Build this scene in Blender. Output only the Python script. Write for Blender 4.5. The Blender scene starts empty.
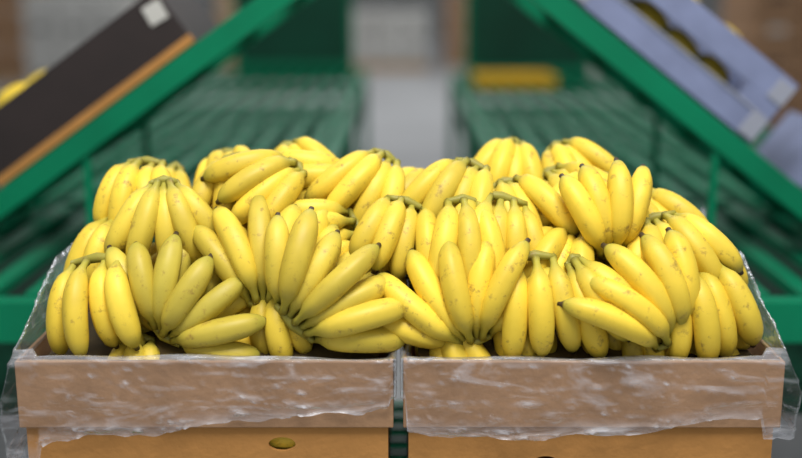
import bpy, math, random
import numpy as np
from mathutils import Vector, Matrix, noise
from mathutils.kdtree import KDTree
random.seed(11)
S=bpy.context.scene
try: S.view_settings.view_transform='Standard'
except Exception: pass

# ------------------------------------------------------------ materials
def mat(name, col, rough=.5, metal=0, var=0, vscale=8, bump=0, bscale=60, spec=.5):
    m=bpy.data.materials.new(name); m.use_nodes=True
    nt=m.node_tree; b=nt.nodes['Principled BSDF']
    b.inputs['Base Color'].default_value=(*col,1); b.inputs['Roughness'].default_value=rough
    b.inputs['Metallic'].default_value=metal; b.inputs['Specular IOR Level'].default_value=spec
    tc=nt.nodes.new('ShaderNodeTexCoord')
    if var:
        n=nt.nodes.new('ShaderNodeTexNoise'); n.inputs['Scale'].default_value=vscale; n.inputs['Detail'].default_value=6
        nt.links.new(tc.outputs['Object'],n.inputs['Vector'])
        r=nt.nodes.new('ShaderNodeValToRGB'); r.color_ramp.elements[0].position=.3; r.color_ramp.elements[1].position=.7
        r.color_ramp.elements[0].color=(*[c*(1-var) for c in col],1)
        r.color_ramp.elements[1].color=(*[min(1,c*(1+var)) for c in col],1)
        nt.links.new(n.outputs['Fac'],r.inputs['Fac']); nt.links.new(r.outputs['Color'],b.inputs['Base Color'])
    if bump:
        n=nt.nodes.new('ShaderNodeTexNoise'); n.inputs['Scale'].default_value=bscale; n.inputs['Detail'].default_value=4
        nt.links.new(tc.outputs['Object'],n.inputs['Vector'])
        bp=nt.nodes.new('ShaderNodeBump'); bp.inputs['Strength'].default_value=bump; bp.inputs['Distance'].default_value=.01
        nt.links.new(n.outputs['Fac'],bp.inputs['Height']); nt.links.new(bp.outputs['Normal'],b.inputs['Normal'])
    return m

GREEN=mat('green_painted_steel',(.0,.18,.085),.45,0,.15,4,spec=.2)
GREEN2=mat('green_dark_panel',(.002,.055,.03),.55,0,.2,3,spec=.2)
CARD=mat('cardboard_brown',(.35,.21,.12),.85,0,.14,14,.15,90,spec=.2)
CARD2=mat('cardboard_orange',(.44,.215,.065),.85,0,.12,10,.15,90,spec=.2)
CARDIN=mat('cardboard_inner',(.36,.24,.13),.9)
DARKBOX=mat('dark_printed_cardboard',(.018,.011,.011),.6,0,.2,10)
BLUE=mat('blue_printed_cardboard',(.19,.225,.38),.6,0,.15,12)
GREYP=mat('grey_tape',(.30,.32,.40),.5)
LABEL=mat('paper_label',(.5,.5,.48),.7)
FLOOR=mat('polished_concrete',(.34,.35,.36),.4,0,.15,.6)
WALL=mat('wall_paint',(.30,.31,.31),.8,0,.15,.5)
WHITE=mat('white_plastic',(.45,.45,.43),.5,0,.1,2)
WOOD=mat('pallet_wood',(.45,.3,.17),.8,0,.2,6)
YEL=mat('yellow_plastic',(.70,.42,.01),.5,0,.1,5)

def banana_mat():
    m=bpy.data.materials.new('banana_skin'); m.use_nodes=True
    nt=m.node_tree; N=nt.nodes; L=nt.links; b=N['Principled BSDF']
    at=N.new('ShaderNodeAttribute'); at.attribute_name='fing'
    sep=N.new('ShaderNodeSeparateColor'); L.new(at.outputs['Color'],sep.inputs[0])
    mix=N.new('ShaderNodeMix'); mix.data_type='RGBA'
    mix.inputs[6].default_value=(.91,.66,.06,1); mix.inputs[7].default_value=(.58,.48,.07,1)
    L.new(sep.outputs[2],mix.inputs[0])
    v=N.new('ShaderNodeHueSaturation')
    mr=N.new('ShaderNodeMapRange'); mr.inputs[3].default_value=.80; mr.inputs[4].default_value=1.07
    L.new(sep.outputs[1],mr.inputs[0]); L.new(mr.outputs[0],v.inputs['Value']); L.new(mix.outputs[2],v.inputs['Color'])
    r=N.new('ShaderNodeValToRGB'); cr=r.color_ramp
    cr.elements[0].position=0; cr.elements[0].color=(1,1,1,1)
    cr.elements[1].position=.30; cr.elements[1].color=(0,0,0,1)
    e=cr.elements.new(.13); e.color=(.8,.8,.8,1)
    e=cr.elements.new(.80); e.color=(0,0,0,1); e=cr.elements.new(.93); e.color=(.85,.85,.85,1)
    L.new(sep.outputs[0],r.inputs[0])
    m2=N.new('ShaderNodeMix'); m2.data_type='RGBA'; m2.inputs[7].default_value=(.38,.35,.05,1)
    L.new(r.outputs[0],m2.inputs[0]); L.new(v.outputs[0],m2.inputs[6])
    r2=N.new('ShaderNodeValToRGB'); c2=r2.color_ramp
    c2.elements[0].position=.94; c2.elements[0].color=(0,0,0,1); c2.elements[1].position=.96; c2.elements[1].color=(1,1,1,1)
    e=c2.elements.new(0); e.color=(.4,.4,.4,1); e=c2.elements.new(.06); e.color=(0,0,0,1)
    L.new(sep.outputs[0],r2.inputs[0])
    m3=N.new('ShaderNodeMix'); m3.data_type='RGBA'; m3.inputs[7].default_value=(.06,.04,.02,1)
    L.new(r2.outputs[0],m3.inputs[0]); L.new(m2.outputs[2],m3.inputs[6])
    tc=N.new('ShaderNodeTexCoord')
    n=N.new('ShaderNodeTexNoise'); n.inputs['Scale'].default_value=60; n.inputs['Detail'].default_value=7; n.inputs['Roughness'].default_value=.72
    L.new(tc.outputs['Object'],n.inputs['Vector'])
    r3=N.new('ShaderNodeValToRGB'); c3=r3.color_ramp
    c3.elements[0].position=.57; c3.elements[0].color=(0,0,0,1); c3.elements[1].position=.70; c3.elements[1].color=(.85,.85,.85,1)
    L.new(n.outputs['Fac'],r3.inputs[0])
    m4=N.new('ShaderNodeMix'); m4.data_type='RGBA'; m4.inputs[7].default_value=(.29,.17,.04,1)
    L.new(r3.outputs[0],m4.inputs[0]); L.new(m3.outputs[2],m4.inputs[6])
    n2=N.new('ShaderNodeTexNoise'); n2.inputs['Scale'].default_value=22; n2.inputs['Detail'].default_value=3
    L.new(tc.outputs['Object'],n2.inputs['Vector'])
    h2=N.new('ShaderNodeHueSaturation'); mr2=N.new('ShaderNodeMapRange'); mr2.inputs[1].default_value=.3; mr2.inputs[2].default_value=.7; mr2.inputs[3].default_value=.87; mr2.inputs[4].default_value=1.06
    L.new(n2.outputs['Fac'],mr2.inputs[0]); L.new(mr2.outputs[0],h2.inputs['Value']); L.new(m4.outputs[2],h2.inputs['Color'])
    L.new(h2.outputs[0],b.inputs['Base Color'])
    b.inputs['Roughness'].default_value=.48; b.inputs['Specular IOR Level'].default_value=.36
    return m
BAN=banana_mat()
MOUND=mat('pile_gap_shade',(.07,.045,.01),.8,0,.4,30)  # dark sheet under the hands; its colour stands in for shade between bananas

def film_mat():
    m=bpy.data.materials.new('polythene_film'); m.use_nodes=True
    nt=m.node_tree; N=nt.nodes; L=nt.links; N.remove(N['Principled BSDF']); out=N['Material Output']
    tr=N.new('ShaderNodeBsdfTransparent'); tr.inputs[0].default_value=(.97,.97,.98,1)
    df=N.new('ShaderNodeBsdfPrincipled'); df.inputs['Base Color'].default_value=(.76,.78,.86,1); df.inputs['Roughness'].default_value=.3
    gl=N.new('ShaderNodeBsdfGlossy'); gl.inputs['Roughness'].default_value=.09; gl.inputs['Color'].default_value=(.95,.97,1,1)
    at=N.new('ShaderNodeAttribute'); at.attribute_name='fing'
    sep=N.new('ShaderNodeSeparateColor'); L.new(at.outputs['Color'],sep.inputs[0])
    tc=N.new('ShaderNodeTexCoord'); mp=N.new('ShaderNodeMapping'); mp.inputs['Scale'].default_value=(1,1,4.0); mp.inputs['Rotation'].default_value=(0,.16,0)
    L.new(tc.outputs['Object'],mp.inputs[0])
    n=N.new('ShaderNodeTexNoise'); n.inputs['Scale'].default_value=7; n.inputs['Detail'].default_value=7; n.inputs['Distortion'].default_value=2.2
    L.new(mp.outputs[0],n.inputs['Vector'])
    r=N.new('ShaderNodeMapRange'); r.inputs[1].default_value=.56; r.inputs[2].default_value=.80; r.inputs[3].default_value=0; r.inputs[4].default_value=.42
    L.new(n.outputs['Fac'],r.inputs[0])
    ad=N.new('ShaderNodeMath'); ad.operation='ADD'; ad.use_clamp=True; L.new(r.outputs[0],ad.inputs[0]); L.new(sep.outputs[0],ad.inputs[1])
    bp=N.new('ShaderNodeBump'); bp.inputs['Strength'].default_value=.9; bp.inputs['Distance'].default_value=.006
    L.new(n.outputs['Fac'],bp.inputs['Height']); L.new(bp.outputs[0],df.inputs['Normal']); L.new(bp.outputs[0],gl.inputs['Normal'])
    mx=N.new('ShaderNodeMixShader'); L.new(ad.outputs[0],mx.inputs[0]); L.new(tr.outputs[0],mx.inputs[1]); L.new(df.outputs[0],mx.inputs[2])
    lw=N.new('ShaderNodeLayerWeight'); lw.inputs[0].default_value=.2; L.new(bp.outputs[0],lw.inputs['Normal'])
    ml=N.new('ShaderNodeMath'); ml.operation='MULTIPLY'; ml.inputs[1].default_value=.45; L.new(lw.outputs['Fresnel'],ml.inputs[0])
    mx2=N.new('ShaderNodeMixShader'); L.new(ml.outputs[0],mx2.inputs[0]); L.new(mx.outputs[0],mx2.inputs[1]); L.new(gl.outputs[0],mx2.inputs[2])
    L.new(mx2.outputs[0],out.inputs[0]); return m
FILM=film_mat()

# ------------------------------------------------------------ mesh builder
class MB:
    def __init__(s): s.v=[];s.f=[];s.mi=[];s.col=[];s.mats=[];s.smooth=[];s.cent=[]
    def m(s,mt):
        if mt not in s.mats: s.mats.append(mt)
        return s.mats.index(mt)
    def add(s,vs,fs,mt,cols=None,smooth=False):
        o=len(s.v); k=s.m(mt)
        s.v+= [tuple(x) for x in vs]; s.col+= cols if cols else [(0,0,0,1)]*len(vs)
        for f in fs: s.f.append([o+i for i in f]); s.mi.append(k); s.smooth.append(smooth)
    def merge(s,o,off):
        b=len(s.v); k=s.m(o.mats[0])
        s.v+=[(p[0]+off[0],p[1]+off[1],p[2]+off[2]) for p in o.v]; s.col+=o.col
        for f in o.f: s.f.append([b+i for i in f]); s.mi.append(k); s.smooth.append(True)
    def box(s,c,d,mt,M=None):
        x,y,z=[q/2 for q in d]; vs=[]
        for a in (-x,x):
            for b in (-y,y):
                for e in (-z,z):
                    p=Vector((c[0]+a,c[1]+b,c[2]+e)); vs.append(M@p if M else p)
        s.add(vs,[(0,1,3,2),(4,6,7,5),(0,4,5,1),(2,3,7,6),(0,2,6,4),(1,5,7,3)],mt)
    def obj(s,name,parent=None,bevel=0):
        me=bpy.data.meshes.new(name); me.from_pydata(s.v,[],s.f)
        for mt in s.mats: me.materials.append(mt)
        me.polygons.foreach_set('material_index',s.mi); me.polygons.foreach_set('use_smooth',s.smooth)
        ca=me.color_attributes.new('fing','FLOAT_COLOR','POINT')
        ca.data.foreach_set('color',[c for q in s.col for c in q])
        me.update(); o=bpy.data.objects.new(name,me); S.collection.objects.link(o)
        if parent: o.parent=parent
        if bevel:
            b=o.modifiers.new('bevel','BEVEL'); b.width=bevel; b.segments=2; b.limit_method='ANGLE'
        return o
def empty(name,loc=(0,0,0)):
    e=bpy.data.objects.new(name,None); e.empty_display_size=.1; S.collection.objects.link(e); return e

# ------------------------------------------------------------ bananas
def prof(t):
    pts=[(0,.36),(.05,.29),(.10,.31),(.15,.46),(.22,.76),(.32,.94),(.46,1.0),(.64,1.0),(.76,.94),(.85,.80),(.905,.62),(.94,.42),(.96,.28),(.975,.22),(1,.21)]
    for (a,ra),(b,rb) in zip(pts,pts[1:]):
        if t<=b:
            k=(t-a)/(b-a); return ra+(rb-ra)*k
    return .2
RS=[0,.05,.09,.13,.17,.22,.28,.36,.45,.54,.62,.70,.77,.83,.88,.915,.94,.957,.975,1]
def finger(mb,P,d,n,L,R,a0,a1,lat,green):
    s=d.cross(n); p=Vector(P); vs=[];cols=[];fs=[]; K=15; rnd=random.random(); ph=random.random()*6.28
    last=0
    for i,t in enumerate(RS):
        a=a0+(a1-a0)*(t**.9); h=(d*math.cos(a)+n*math.sin(a)); h=(h+s*lat*(t-.3)).normalized()
        p=p+h*L*(t-last); last=t
        u=(n-h*n.dot(h)).normalized(); w=h.cross(u); r=R*prof(t)
        if i in (5,7,8,9,10,11,13,15): mb.cent.append((p.x,p.y,p.z,r))
        for k in range(K):
            th=2*math.pi*k/K; rr=r*(1+.05*math.cos(5*th+ph)+(.02*math.cos(2*th)))
            vs.append(p+(u*math.cos(th)+w*math.sin(th))*rr); cols.append((t,rnd,green,1))
        if i:
            for k in range(K):
                a_=(i-1)*K+k; b_=(i-1)*K+(k+1)%K; fs.append((a_,b_,b_+K,a_+K))
    fs.append(tuple(range(K))[::-1]); fs.append(tuple(range(len(vs)-K,len(vs))))
    mb.add(vs,fs,BAN,cols,True)
def bunch(mb,P,n,ang,spread,cnt,L=.17,R=.0172,green=.2,a0=1.0,a1=-.70,sink=.0,back=0):
    n=Vector(n).normalized(); r=Vector((1,0,0)); r=(r-n*r.dot(n)).normalized(); dn=r.cross(n)
    A=math.radians(ang); sp=math.radians(spread); P=Vector(P)-n*sink
    D=dn*math.cos(A)+r*math.sin(A); sd=r*math.cos(A)-dn*math.sin(A)
    dphi=sp/max(1,cnt-1); w=max(.008,R*1.75-.080*dphi); bend=random.uniform(-.25,.25)
    for i in range(cnt):
        q=i-(cnt-1)/2; ph=A+q*dphi+random.uniform(-.04,.04)
        d=dn*math.cos(ph)+r*math.sin(ph)
        off=(.006 if i%2 else -.004)
        finger(mb,P+sd*q*w+n*(off-.0012*q*q),d,n,L*random.uniform(.90,1.05)*(1-.012*q*q),R*random.uniform(.93,1.06),
               a0+random.uniform(-.06,.06),a1+random.uniform(-.1,.1),bend+random.uniform(-.1,.1)-.10*q/cnt,min(1,max(0,green+random.uniform(-.15,.15))))
    for i in range(back):
        q=i-(back-1)/2; ph=A+q*dphi*1.05+random.uniform(-.04,.04); d=dn*math.cos(ph)+r*math.sin(ph)
        finger(mb,P+sd*q*w-n*.014,d,n,L*.95,R*.97,a0-.55,a1-.1,0,min(1,max(0,green+random.uniform(-.1,.1))))
    W=(cnt-1)*w/2+.003; vs=[];fs=[];cols=[]
    for i in range(7):
        x=-W+2*W*i/6; rr=.0072*(1-.45*abs(i-3)/3)
        for k in range(8):
            th=k*math.pi/4
            vs.append(P+sd*x-n*.002-D*(.0005+.004*(1-abs(i-3)/3))+(D*math.cos(th)+n*math.sin(th))*rr); cols.append((.028,.4,1,1))
        if i:
            for k in range(8): fs.append(((i-1)*8+k,(i-1)*8+(k+1)%8,i*8+(k+1)%8,i*8+k))
    fs.append(tuple(range(8))); fs.append(tuple(range(48,56)))
    mb.add(vs,fs,BAN,cols,True)

ROW={'A':(1.43,1.07,18),'B':(1.50,1.13,26),'C':(1.58,1.17,32),'D':(1.67,1.19,36)}
def nrm(x,tilt,j=.16):
    t=math.radians(tilt+random.uniform(-8,8)); e=max(0,abs(x)-.33)*2.6*(1 if x>0 else -1)
    return Vector((e+random.uniform(-j,j),-math.cos(t),math.sin(t))).normalized()
# row, x (m), dz, direction deg (0 down, 90 right, 180 up), spread, count, length, depth offset, green, back fingers
B=[
# left box -- front
('A',-.410,.055,0,18,4,.135,.0,.1,0),
('A',-.318,-.032,146,128,7,.136,-.022,.85,3),
('A',-.200,.020,0,14,3,.100,.01,.25,0),
('A',-.36,.0,5,20,3,.09,.02,.3,0),
('A',-.255,.0,10,20,3,.09,.02,.3,0),
('A',-.130,-.032,138,88,7,.150,-.018,.5,3),
('A',-.05,.0,10,30,3,.10,.02,.3,0),
# left -- second
('B',-.385,.030,-12,20,3,.13,.0,.2,0),
('B',-.320,.050,4,66,5,.135,-.015,.5,0),
('B',-.185,-.038,180,64,5,.155,-.03,.4,3),
('B',-.245,-.03,12,26,3,.11,.012,.3,0),
('B',-.060,.030,-64,36,5,.12,-.005,.3,0),
('B',-.030,-.01,-10,30,3,.12,.0,.3,0),
('B',-.10,-.04,-15,30,4,.11,.018,.3,0),
# left -- third
('C',-.345,.050,-6,30,4,.130,-.005,.1,0),
('C',-.290,.015,20,40,4,.12,.005,.3,0),
('C',-.225,.065,-6,40,4,.145,-.015,.1,0),
('C',-.145,.055,-52,44,4,.135,-.01,.2,0),
('C',-.075,.02,-75,40,4,.13,-.005,.2,0),
('C',-.035,.055,-24,40,4,.135,0,.25,0),
# left -- back
('D',-.315,.045,-8,30,3,.11,0,.3,0),
('D',-.255,.045,12,34,4,.11,0,.3,0),
('D',-.190,.045,24,40,4,.12,0,.2,0),
('D',-.115,.050,-12,44,4,.13,0,.2,0),
('D',-.035,.025,-22,36,4,.12,0,.2,0),
# right -- front
('A',.040,.0,15,30,3,.10,.02,.2,0),
('A',.090,-.035,190,114,7,.152,-.020,.10,3),
('A',.140,.01,20,24,3,.10,.01,.2,0),
('A',.183,.066,2,12,3,.148,-.015,.05,0),
('A',.232,.072,36,34,3,.138,-.01,.05,0),
('A',.265,.01,22,20,3,.11,.01,.1,0),
('A',.355,-.035,222,56,5,.155,-.022,.05,2),
('A',.415,.055,14,22,4,.140,-.005,.05,0),
('A',.31,.0,10,24,3,.10,.02,.1,0),
# right -- second
('B',.018,.025,-14,26,4,.120,0.005,.2,0),
('B',.068,.060,4,16,3,.140,-.022,.2,0),
('B',.140,.060,-6,40,5,.140,-.012,.15,0),
('B',.220,.045,-32,44,4,.130,-.01,.1,0),
('B',.285,-.025,190,46,4,.130,-.01,.1,0),
('B',.335,.045,12,50,5,.135,-.01,.1,0),
('B',.375,.010,30,36,4,.12,-.005,.05,0),
('B',.11,-.03,-12,30,4,.11,.015,.2,0),
('B',.19,-.03,5,30,4,.11,.015,.2,0),
# right -- third
('C',.030,.050,18,30,4,.13,0,.3,0),
('C',.090,.058,-20,34,4,.130,-.008,.3,0),
('C',.155,.045,10,40,4,.130,-.005,.2,0),
('C',.220,.055,34,44,4,.13,0,.1,0),
('C',.285,.052,-18,50,5,.130,-.008,.1,0),
('C',.335,.030,18,40,4,.125,0,.1,0),
# right -- back
('D',.030,.020,-12,34,4,.12,0,.3,0),
('D',.095,.042,22,40,4,.12,0,.2,0),
('D',.165,.045,-14,44,4,.12,0,.15,0),
('D',.235,.045,26,44,4,.12,0,.1,0),
('D',.290,.035,4,56,5,.12,0,.1,0),
]
hands=[]
for (rw,x,dz,ang,sp,c,L,dy,g,bk) in B:
    Y,Z,T=ROW[rw]; n=nrm(x,T); h=MB()
    up=ang>100
    bunch(h,(x,Y+dy,Z+dz),n,ang+random.uniform(-6,6),sp,c,L*1.10,green=g, R=.0178 if L>.125 else .0169,sink=.006 if up else .022,back=bk)
    hands.append((h,0 if x<0 else 1,.25 if (rw=='A' and L>.125) else 1.0,1))
for rw,zz,dy in (('A',-.01,.06),('B',-.02,.055),('C',-.01,.06),('D',-.015,.06)):
    Y,Z,T=ROW[rw]
    for side,x0 in ((0,-.40),(1,.06)):
        for i in range(5):
            x=x0+i*.082+random.uniform(-.015,.015)
            lim=.41 if rw=='A' else .32
            if abs(x)>lim or (side==0 and x>-.04): continue
            h=MB(); bunch(h,(x,Y+dy,Z+zz+.03),nrm(x,T),random.uniform(-60,60),40,4,.120,R=.0172,green=.3,sink=.01)
            hands.append((h,side,.8,0))
RIMZ=1.016; BH=.22; YF=1.375; YB=1.80
# ---- settle: push hands apart until the fruit only just touches, and keep it above / behind the front lip
pts=[];own=[];rad=[]
for i,h in enumerate(hands):
    for c in h[0].cent: pts.append(c[:3]); rad.append(c[3]); own.append(i)
P0=np.array(pts); rad=np.array(rad); own=np.array(own); H=len(hands); mob=np.array([h[2] for h in hands])
kd=KDTree(len(pts))
for i,p in enumerate(pts): kd.insert(p,i)
kd.balance(); ia=[];ib=[]
for i,p in enumerate(pts):
    for (_,j,d) in kd.find_range(p,.075):
        if j>i and own[i]!=own[j]: ia.append(i); ib.append(j)
ia=np.array(ia); ib=np.array(ib); off=np.zeros((H,3))
first=np.concatenate(([0],np.nonzero(np.diff(own))[0]+1))
for it in range(80):
    Q=P0+off[own]; dv=Q[ia]-Q[ib]; dist=np.linalg.norm(dv,axis=1)+1e-6
    pen=(rad[ia]+rad[ib])*.86-dist; k=pen>0
    acc=np.zeros((H,3)); cnt=np.zeros(H)
    D_=dv[k]/dist[k][:,None]*pen[k][:,None]
    np.add.at(acc,own[ia[k]],D_); np.add.at(acc,own[ib[k]],-D_)
    np.add.at(cnt,own[ia[k]],1); np.add.at(cnt,own[ib[k]],1)
    step=acc/np.maximum(cnt,1)[:,None]*1.1
    off+=step*mob[:,None]; off-=off*.02*(1.3-mob)[:,None]
    Q=P0+off[own]
    slope_in=np.clip(Q[:,2]-1.09,0,1)*.42      # heap narrows toward the top
    lo=np.maximum.reduceat(-(Q[:,0]-rad)-(.49-slope_in),first); hi=np.maximum.reduceat((Q[:,0]+rad)-(.485-slope_in),first)
    off[:,0]+=np.maximum(0,lo)-np.maximum(0,hi)
    top=np.maximum.reduceat(Q[:,2]+rad,first); off[:,2]-=np.maximum(0,top-1.268)*.8
    bk_=np.maximum.reduceat(Q[:,1],first); off[:,1]-=np.maximum(0,bk_-1.82)
    Q=P0+off[own]
    low=(Q[:,2]-rad<RIMZ+.004)
    py_=np.where(low,np.maximum(0,(YF+.012)-(Q[:,1]-rad)),0); pz_=np.where(low,np.maximum(0,RIMZ+.004-(Q[:,2]-rad)),0)
    hit=(py_>0)&(pz_>0)
    usey=hit&(py_<pz_); usez=(hit&~usey)|(low&(np.abs(Q[:,0]+.0035)<rad+.012))
    off[:,1]+=.5*np.maximum.reduceat(np.where(usey,py_,0),first); off[:,2]+=.5*np.maximum.reduceat(np.where(usez,pz_,0),first)
BOXX=((-.503,-.010),(.003,.500))
piles=[MB(),MB()]
for i,h in enumerate(hands): piles[h[1]].merge(h[0],off[i])
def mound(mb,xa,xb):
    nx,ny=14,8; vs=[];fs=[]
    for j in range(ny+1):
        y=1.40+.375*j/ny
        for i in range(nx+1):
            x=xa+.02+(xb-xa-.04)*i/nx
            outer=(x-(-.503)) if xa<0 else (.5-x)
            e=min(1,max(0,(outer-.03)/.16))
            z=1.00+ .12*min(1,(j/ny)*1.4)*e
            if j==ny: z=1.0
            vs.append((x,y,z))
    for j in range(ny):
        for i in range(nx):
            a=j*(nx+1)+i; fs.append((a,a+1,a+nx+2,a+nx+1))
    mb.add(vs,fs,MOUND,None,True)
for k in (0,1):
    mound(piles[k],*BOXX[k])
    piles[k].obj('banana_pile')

# ------------------------------------------------------------ banana boxes
def ring_panel(mb,x0,x1,y0,y1,z0,z1,t,m_out):
    mb.box(((x0+x1)/2,y0+t/2,(z0+z1)/2),(x1-x0,t,z1-z0),m_out)
    mb.box(((x0+x1)/2,y1-t/2,(z0+z1)/2),(x1-x0,t,z1-z0),m_out)
    mb.box((x0+t/2,(y0+y1)/2,(z0+z1)/2),(t,y1-y0-2*t,z1-z0),m_out)
    mb.box((x1-t/2,(y0+y1)/2,(z0+z1)/2),(t,y1-y0-2*t,z1-z0),m_out)
def panel_hole(mb,cx,y,t,x0,x1,z0,z1,hz,rx,rz,mt):
    K=32; vs=[];fs=[]
    for yy in (y,y+t):
        for k in range(K):
            th=2*math.pi*k/K; c,s=math.cos(th),math.sin(th)
            vs.append((cx+rx*c,yy,hz+rz*s))
        for k in range(K):
            th=2*math.pi*k/K; c,s=math.cos(th),math.sin(th)
            W=(x1-cx) if c>0 else (cx-x0); H=(z1-hz) if s>0 else (hz-z0)
            m=max(abs(c)/W,abs(s)/H); vs.append((cx+c/m,yy,hz+s/m))
    for k in range(K):
        a=(k+1)%K
        fs.append((k,a,K+a,K+k)); fs.append((2*K+k,3*K+k,3*K+a,2*K+a)); fs.append((k,2*K+k,2*K+a,a))
    mb.add(vs,fs,mt)
BOXE=[]
for k,(xa,xb) in enumerate(BOXX):
    e=empty('banana_box'); BOXE.append(e)
    lid=MB(); ring_panel(lid,xa,xb,YF,YB,RIMZ-.092,RIMZ,.005,CARD)
    lid.box(((xa+xb)/2,YF+.008,RIMZ-.02),(xb-xa-.012,.004,.04),CARDIN)
    lid.obj('lid_sleeve',e,.0015)
    b=MB(); t=.006; x0,x1,y0,y1=xa+.007,xb-.007,YF+.007,YB-.007; z0=RIMZ-BH
    b.box(((x0+x1)/2,(y0+y1)/2,z0+.003),(x1-x0,y1-y0,t),CARD2)
    zt=RIMZ-.05
    cx=xa+ (.345 if k==0 else .19)
    panel_hole(b,cx,y0,t,x0,x1,z0,zt,RIMZ-(.118 if k==0 else .145),.018,.010,CARD2)
    b.box(((x0+x1)/2,y1-t/2,(z0+zt)/2),(x1-x0,t,zt-z0),CARD2)
    b.box((x0+t/2,(y0+y1)/2,(z0+zt)/2),(t,y1-y0-2*t,zt-z0),CARD2)
    b.box((x1-t/2,(y0+y1)/2,(z0+zt)/2),(t,y1-y0-2*t,zt-z0),CARD2)
    b.obj('base_tray',e)
    inn=MB()
    for i in range(6):
        finger(inn,Vector((xa+.09+i*.05,YF+.036,RIMZ-.130+.01*(i%2))),Vector((1,0,0)),Vector((0,-.3,1)).normalized(),.15,.017,.4,-.4,0,.2)
    inn.obj('bananas_inside',e)

# ------------------------------------------------------------ polythene liners
def liner(k,xa,xb):
    mb=MB(); per=[]; st=.005; yb=YB
    def seg(p,q):
        L=(Vector(q)-Vector(p)).length; n=int(L/st)
        for i in range(n): per.append(Vector(p).lerp(Vector(q),i/n))
    seg((xa,YF),(xb,YF)); seg((xb,YF),(xb,yb)); seg((xb,yb),(xa,yb)); seg((xa,yb),(xa,YF))
    cx,cy=(xa+xb)/2,(YF+yb)/2; NP=len(per); V=34; vs=[];cols=[];fs=[]
    for i,p in enumerate(per):
        dx=(p.x-cx)/((xb-xa)/2); dy=(p.y-cy)/((yb-YF)/2)
        o=Vector((math.copysign(abs(dx)**15,dx),math.copysign(abs(dy)**15,dy))); o=o.normalized() if o.length>1e-6 else Vector((0,-1))
        u=(p.x-xa)/(xb-xa); back=(p.y-YF)/(yb-YF)
        outer = (u<.02 and k==0) or (u>.98 and k==1)
        inner = (u<.02 and k==1) or (u>.98 and k==0)
        cornerout=(k==0 and u<.06) or (k==1 and u>.94)
        up=.006+.006*noise.noise(Vector((p.x*9,p.y*9,k)))
        if cornerout: up+=.012
        if outer: up+=.085*min(1,back*2.2)
        if back>.98: up+=.03
        if k==0: hang=.118-.060*u
        else: hang=.080+.025*math.sin(u*3.0+.6)
        if cornerout and back<.5: hang+=.03
        hang+=.012*noise.noise(Vector((p.x*11,p.y*11,5+k)))+.004*noise.noise(Vector((p.x*45,p.y*45,9)))
        if inner: hang=.05
        for j in range(V):
            v=j/(V-1); q=0
            if v<.2:
                q=v/.2; z=up*q; off_=-.010+.008*q; al=.10
            elif v<.28:
                q=(v-.2)/.08; z=up*(1-q)+.004*q; off_=-.002+.007*q; al=.18
            else:
                q=(v-.28)/.72; z=.004*(1-q)-hang*q; off_=.005+.003*math.sin(q*3.14); al=.01+.28*max(0,q-.76)/.24+.12*max(0,1-q*14)
                if outer: off_+=.016*math.sin(min(1,q*1.4)*2.2)
            nz=noise.noise(Vector((p.x*10+q*2.5,p.y*10,z*38+k*7))); n2=abs(noise.noise(Vector((p.x*8+3+q*2,p.y*8,z*55+k*3))))
            n3=abs(noise.noise(Vector((p.x*17-z*30,p.y*17,z*70+k*13+4))))
            am=.3 if inner else (1 if v>.28 else .7)
            rid=max(0,.08-n2)/.08+.6*max(0,.06-n3)/.06
            hemf=.4+1.0*max(0,q-.5) if v>.28 else .5
            d=off_+am*hemf*(.0045*nz+.007*rid)
            if v>.28: d=max(.0022,d)
            if inner: d=min(d,.0045)
            zz=RIMZ+z
            vs.append((p.x+o.x*d,p.y+o.y*d,zz)); al+=.24*rid*rid
            cols.append((al,al,al,1))
    for i in range(NP):
        a=i; b_=(i+1)%NP
        for j in range(V-1): fs.append((a*V+j,b_*V+j,b_*V+j+1,a*V+j+1))
    mb.add(vs,fs,FILM,cols,True); mb.obj('plastic_liner',BOXE[k])
for k in (0,1): liner(k,*BOXX[k])

# ------------------------------------------------------------ display stand under the boxes
st=MB(); zt=RIMZ-BH
for i in range(9): st.box((0,1.39+i*.05,zt-.0085),(1.06,.032,.015),GREEN)
for y in (1.385,1.79): st.box((0,y,zt-.041),(1.06,.03,.05),GREEN)
for x in (-.5,.5):
    for y in (1.385,1.79): st.box((x,y,(zt-.066)/2),(.035,.035,zt-.066),GREEN)
    st.box((x,1.587,.25),(.03,.38,.03),GREEN)
st.obj('display_stand',None,.002)

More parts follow.
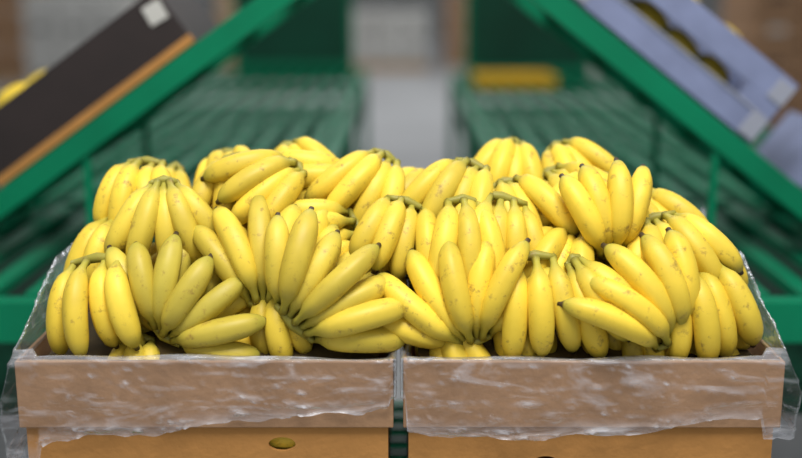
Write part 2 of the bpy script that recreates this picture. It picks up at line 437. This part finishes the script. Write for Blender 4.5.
# ------------------------------------------------------------ produce racks
def rack(sg,xi,slope,x0,z0,yend):
    e=empty('produce_rack'); H=.93; xo=1.45; f=MB()
    def bx(x,y,z,a,b,c,m=GREEN,M=None): f.box((sg*x,y,z),(a,b,c),m,M)
    xm=(xi+xo)/2; W=xo-xi
    bx(xm,1.965,H-.04,W,.04,.08); bx(xm,yend,H-.04,W,.04,.08)
    for x in (xi+.02,xo-.02): bx(x,(1.985+yend-.02)/2,H-.035,.04,yend-1.985-.02,.06)
    y=2.8
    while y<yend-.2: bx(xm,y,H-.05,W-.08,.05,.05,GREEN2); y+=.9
    for x in (xi+.02,xo-.02):
        for y in (2.0,3.6,5.2,yend-.03): bx(x,y,(H-.08)/2,.045,.045,H-.08)
    f.obj('frame',e,.003)
    s=MB(); x=xi+.085
    while x<xo-.05:
        y=1.99
        while y<yend-.1:
            y2=min(y+.87,yend-.03); s.box((sg*x,(y+y2)/2,H-.012),(.038,y2-y-.03,.022),GREEN); y+=.9
        x+=.095
    s.obj('shelf_slats',e,.002)
    l=MB(); x=xi+.06  # added shelf; its dark green stands in for shade between the slats
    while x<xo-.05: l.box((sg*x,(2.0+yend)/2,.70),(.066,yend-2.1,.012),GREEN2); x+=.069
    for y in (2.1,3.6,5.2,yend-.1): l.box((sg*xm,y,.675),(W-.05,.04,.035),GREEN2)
    l.obj('gap_shade_shelf',e)
    u=MB(); th=math.atan(slope); xa=.10; xb=1.35
    def onbar(x,y,nrm=0):
        return Vector((sg*(x+nrm*math.sin(th)),y,z0-(x-x0)*slope+nrm*math.cos(th)))
    for y in (2.25,2.78):
        c=(onbar(xa,y)+onbar(xb,y))/2; L=(onbar(xa,y)-onbar(xb,y)).length
        M=Matrix.Translation(c)@Matrix.Rotation(sg*th,4,'Y'); u.box((0,0,0),(L,.035,.048),GREEN,M)
    n=11
    for i in range(n):
        x=xa+.02+(xb-xa-.04)*i/(n-1); c=onbar(x,2.515,.012); M=Matrix.Translation(c)@Matrix.Rotation(sg*th,4,'Y')
        u.box((0,0,0),(.05,.495,.018),GREEN,M)
    for x in (.64,1.25):
        for y in (2.25,2.78):
            zt=onbar(x,y).z-.02; u.box((sg*x,y,(H+zt)/2),(.015,.015,zt-H),GREEN)
    u.obj('sloped_tier',e,.002)
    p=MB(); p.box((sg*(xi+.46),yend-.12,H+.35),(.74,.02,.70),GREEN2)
    for i in range(2): p.box((sg*(xi+.10+i*.72),yend-.14,H+.35),(.03,.03,.70),GREEN)
    p.box((sg*(xi+.46),yend-.145,H+.68),(.75,.03,.05),GREEN); p.box((sg*(xi+.46),yend-.145,H+.03),(.75,.03,.05),GREEN)
    p.obj('end_panel',e,.002)
    return onbar,th
obL,thL=rack(-1,.22,.7175,.249,1.462,7.3)
obR,thR=rack(1,.30,.780,.295,1.462,6.9)

# ------------------------------------------------------------ boxes on the sloped tiers
def slope_matrix(ob,th,sg,x,y,h): return Matrix.Translation(ob(x,y,h))@Matrix.Rotation(sg*th,4,'Y')
def tray(mb,M,L,D,H,mt,t=.006):
    mb.box((0,-D/2+t/2,H/2),(L,t,H),mt,M); mb.box((0,D/2-t/2,H/2),(L,t,H),mt,M)
    mb.box((-L/2+t/2,0,H/2),(t,D-2*t,H),mt,M); mb.box((L/2-t/2,0,H/2),(t,D-2*t,H),mt,M)
    mb.box((0,0,t/2),(L-2*t,D-2*t,t),mt,M)
def fill(M,L,D,H,n=12,xr=None):
    mb=MB(); xr=xr or (-L/2+.12,L/2-.12); R3=M.to_3x3(); nn=(R3@Vector((0,0,1))).normalized()
    for i in range(n):
        p=M@Vector((random.uniform(*xr),random.uniform(-.02,.06),H))
        bunch(mb,p,nn,random.choice((80,100,260,280)),36,4,.11,R=.017,green=.1,a0=.3,a1=-.5)
    return mb
for xc in (.598,1.115):
    M=slope_matrix(obL,thL,-1,xc,2.435,.028); e=empty('cardboard_box')
    b=MB(); tray(b,M,.50,.38,.128,DARKBOX)
    b.box((0,-.193,.009),(.504,.006,.018),CARD2,M)
    Ml=M@Matrix.Translation((.222,-.1925,.090))@Matrix.Rotation(.1,4,'Y'); b.box((0,0,0),(.040,.003,.040),LABEL,Ml)
    b.obj('tray',e,.001)
    fb=fill(M,.5,.38,.06,4)
    nn=(M.to_3x3()@Vector((0,0,1))).normalized()
    for i in range(2): bunch(fb,M@Vector((-.195+.02*i,-.09+.13*i,.126)),nn,90,30,4,.12,R=.018,green=.1,a0=.55,a1=-.6)
    fb.obj('bananas',e)
for xc in (.50,1.00):
    M=slope_matrix(obR,thR,1,xc,2.435,.026); e=empty('blue_cardboard_box')
    b=MB(); L,D,t=.485,.38,.006
    b.box((0,0,t/2),(L,D,t),BLUE,M)
    for s_ in (-1,1):
        b.box((0,s_*(D/2-t/2),.030),(L,t,.060),BLUE,M)
        b.box((0,s_*(D/2-t/2),.1215),(L,t,.057),BLUE,M)
        b.box((s_*(L/2-t/2),0,.075),(t,D-2*t,.150),BLUE,M)
        for a in (-.20,.20): b.box((a,s_*(D/2-t/2),.0765),(.085,t,.033),BLUE,M)
        b.box((0,s_*(D/2+.002),.060),(L-.02,.004,.005),GREYP,M)
    b.box((0,-D/2+.09,.148),(L-.014,.16,.004),BLUE,M)
    for a in (-.222,.222):
        b.box((a,-D/2-.002,.034),(.040,.004,.052),GREYP,M); b.box((a,-D/2-.002,.118),(.040,.004,.045),GREYP,M)
    b.obj('carton',e,.001); fb=fill(M,L,D-.02,.055,4)
    nn=(M.to_3x3()@Vector((0,0,1))).normalized()
    for i in range(3): bunch(fb,M@Vector((-.19+.13*i,.05,.145)),nn,90,30,4,.11,R=.017,green=.1,a0=.8,a1=-.5)
    for i in range(3): bunch(fb,M@Vector((-.12+.09*i,-.10,.075)),nn,90,24,3,.10,R=.016,green=.1,a0=.3,a1=-.4)
    fb.obj('bananas',e)

c=MB(); c_M=Matrix.Translation((.62,6.2,.935)); tray(c,c_M,.44,.35,.06,YEL,.012); c.box((0,-.178,.055),(.45,.012,.012),YEL,c_M); c.obj('yellow_crate',None,.003)

# ------------------------------------------------------------ hall
def plane(name,pts,mt):
    mb=MB(); mb.add(pts,[(0,1,2,3)],mt); return mb.obj(name)
plane('floor',[(-14,-6,0),(14,-6,0),(14,30,0),(-14,30,0)],FLOOR)
plane('wall_back',[(-14,30,0),(14,30,0),(14,30,7),(-14,30,7)],WALL)
plane('wall_left',[(-14,-6,0),(-14,30,0),(-14,30,7),(-14,-6,7)],WALL)
plane('wall_right',[(14,30,0),(14,-6,0),(14,-6,7),(14,30,7)],WALL)

def pallet(x,y,w,d,h,mt,rows=3,cols=3):
    e=empty('loaded_pallet'); p=MB()
    for i in range(3):
        p.box((x,y-d/2+.05+i*(d-.1)/2,.05),(w,.09,.10),WOOD)
    for i in range(6): p.box((x-w/2+.06+i*(w-.12)/5,y,.115),(.11,d,.03),WOOD)
    p.obj('pallet',e)
    b=MB(); ch=(h-.13)/rows
    for r_ in range(rows):
        for c_ in range(cols):
            b.box((x-w/2+(c_+.5)*w/cols,y,.13+(r_+.5)*ch),(w/cols-.02,d-.04,ch-.015),mt)
            b.box((x-w/2+(c_+.5)*w/cols,y-d/2+.015,.13+(r_+.5)*ch),(w/cols*.35,.01,ch*.18),LABEL if r_%2 else DARKBOX)
    b.obj('cartons',e,.01)
pallet(-.2,19.5,1.3,1.0,1.0,WHITE,4,3)
pallet(1.4,20.5,1.2,1.0,1.3,CARD,5,3)
pallet(-2.2,18,1.3,1.0,1.5,CARDIN,5,3)
pallet(-4.2,15,1.3,1.0,1.35,WHITE,4,3)
pallet(-6.0,17,1.3,1.0,1.45,CARD,5,3)
pallet(3.6,10,1.3,1.0,1.5,CARD,5,3)
pallet(5.1,14,1.3,1.0,1.5,CARD2,5,3)
pallet(3.0,16,1.3,1.0,1.45,WHITE,5,3)

# ------------------------------------------------------------ light
w=bpy.data.worlds.new('hall_ambient'); S.world=w; w.use_nodes=True
w.node_tree.nodes['Background'].inputs[0].default_value=(.97,.98,1,1); w.node_tree.nodes['Background'].inputs[1].default_value=.50
def area(name,loc,rot,size,sy,en,col=(1,1,1)):
    l=bpy.data.lights.new(name,'AREA'); l.shape='RECTANGLE'; l.size=size; l.size_y=sy; l.energy=en; l.color=col
    o=bpy.data.objects.new(name,l); o.location=loc; o.rotation_euler=rot; S.collection.objects.link(o)
area('ceiling_light',(.1,.4,3.4),(math.radians(18),0,0),1.4,1.0,88,(1,.97,.91))
area('ceiling_light',(0,5,4.2),(0,0,0),1.2,4,35)
area('ceiling_light',(0,14,5),(0,0,0),6,6,260)

cam=bpy.data.cameras.new('camera'); co=bpy.data.objects.new('camera',cam); S.collection.objects.link(co); S.camera=co
co.location=(0,0,1.5); co.rotation_euler=(math.radians(90-12.6),0,0)
cam.lens=50; cam.sensor_width=36; cam.clip_start=.05
cam.dof.use_dof=True; cam.dof.focus_distance=1.49; cam.dof.aperture_fstop=1.3
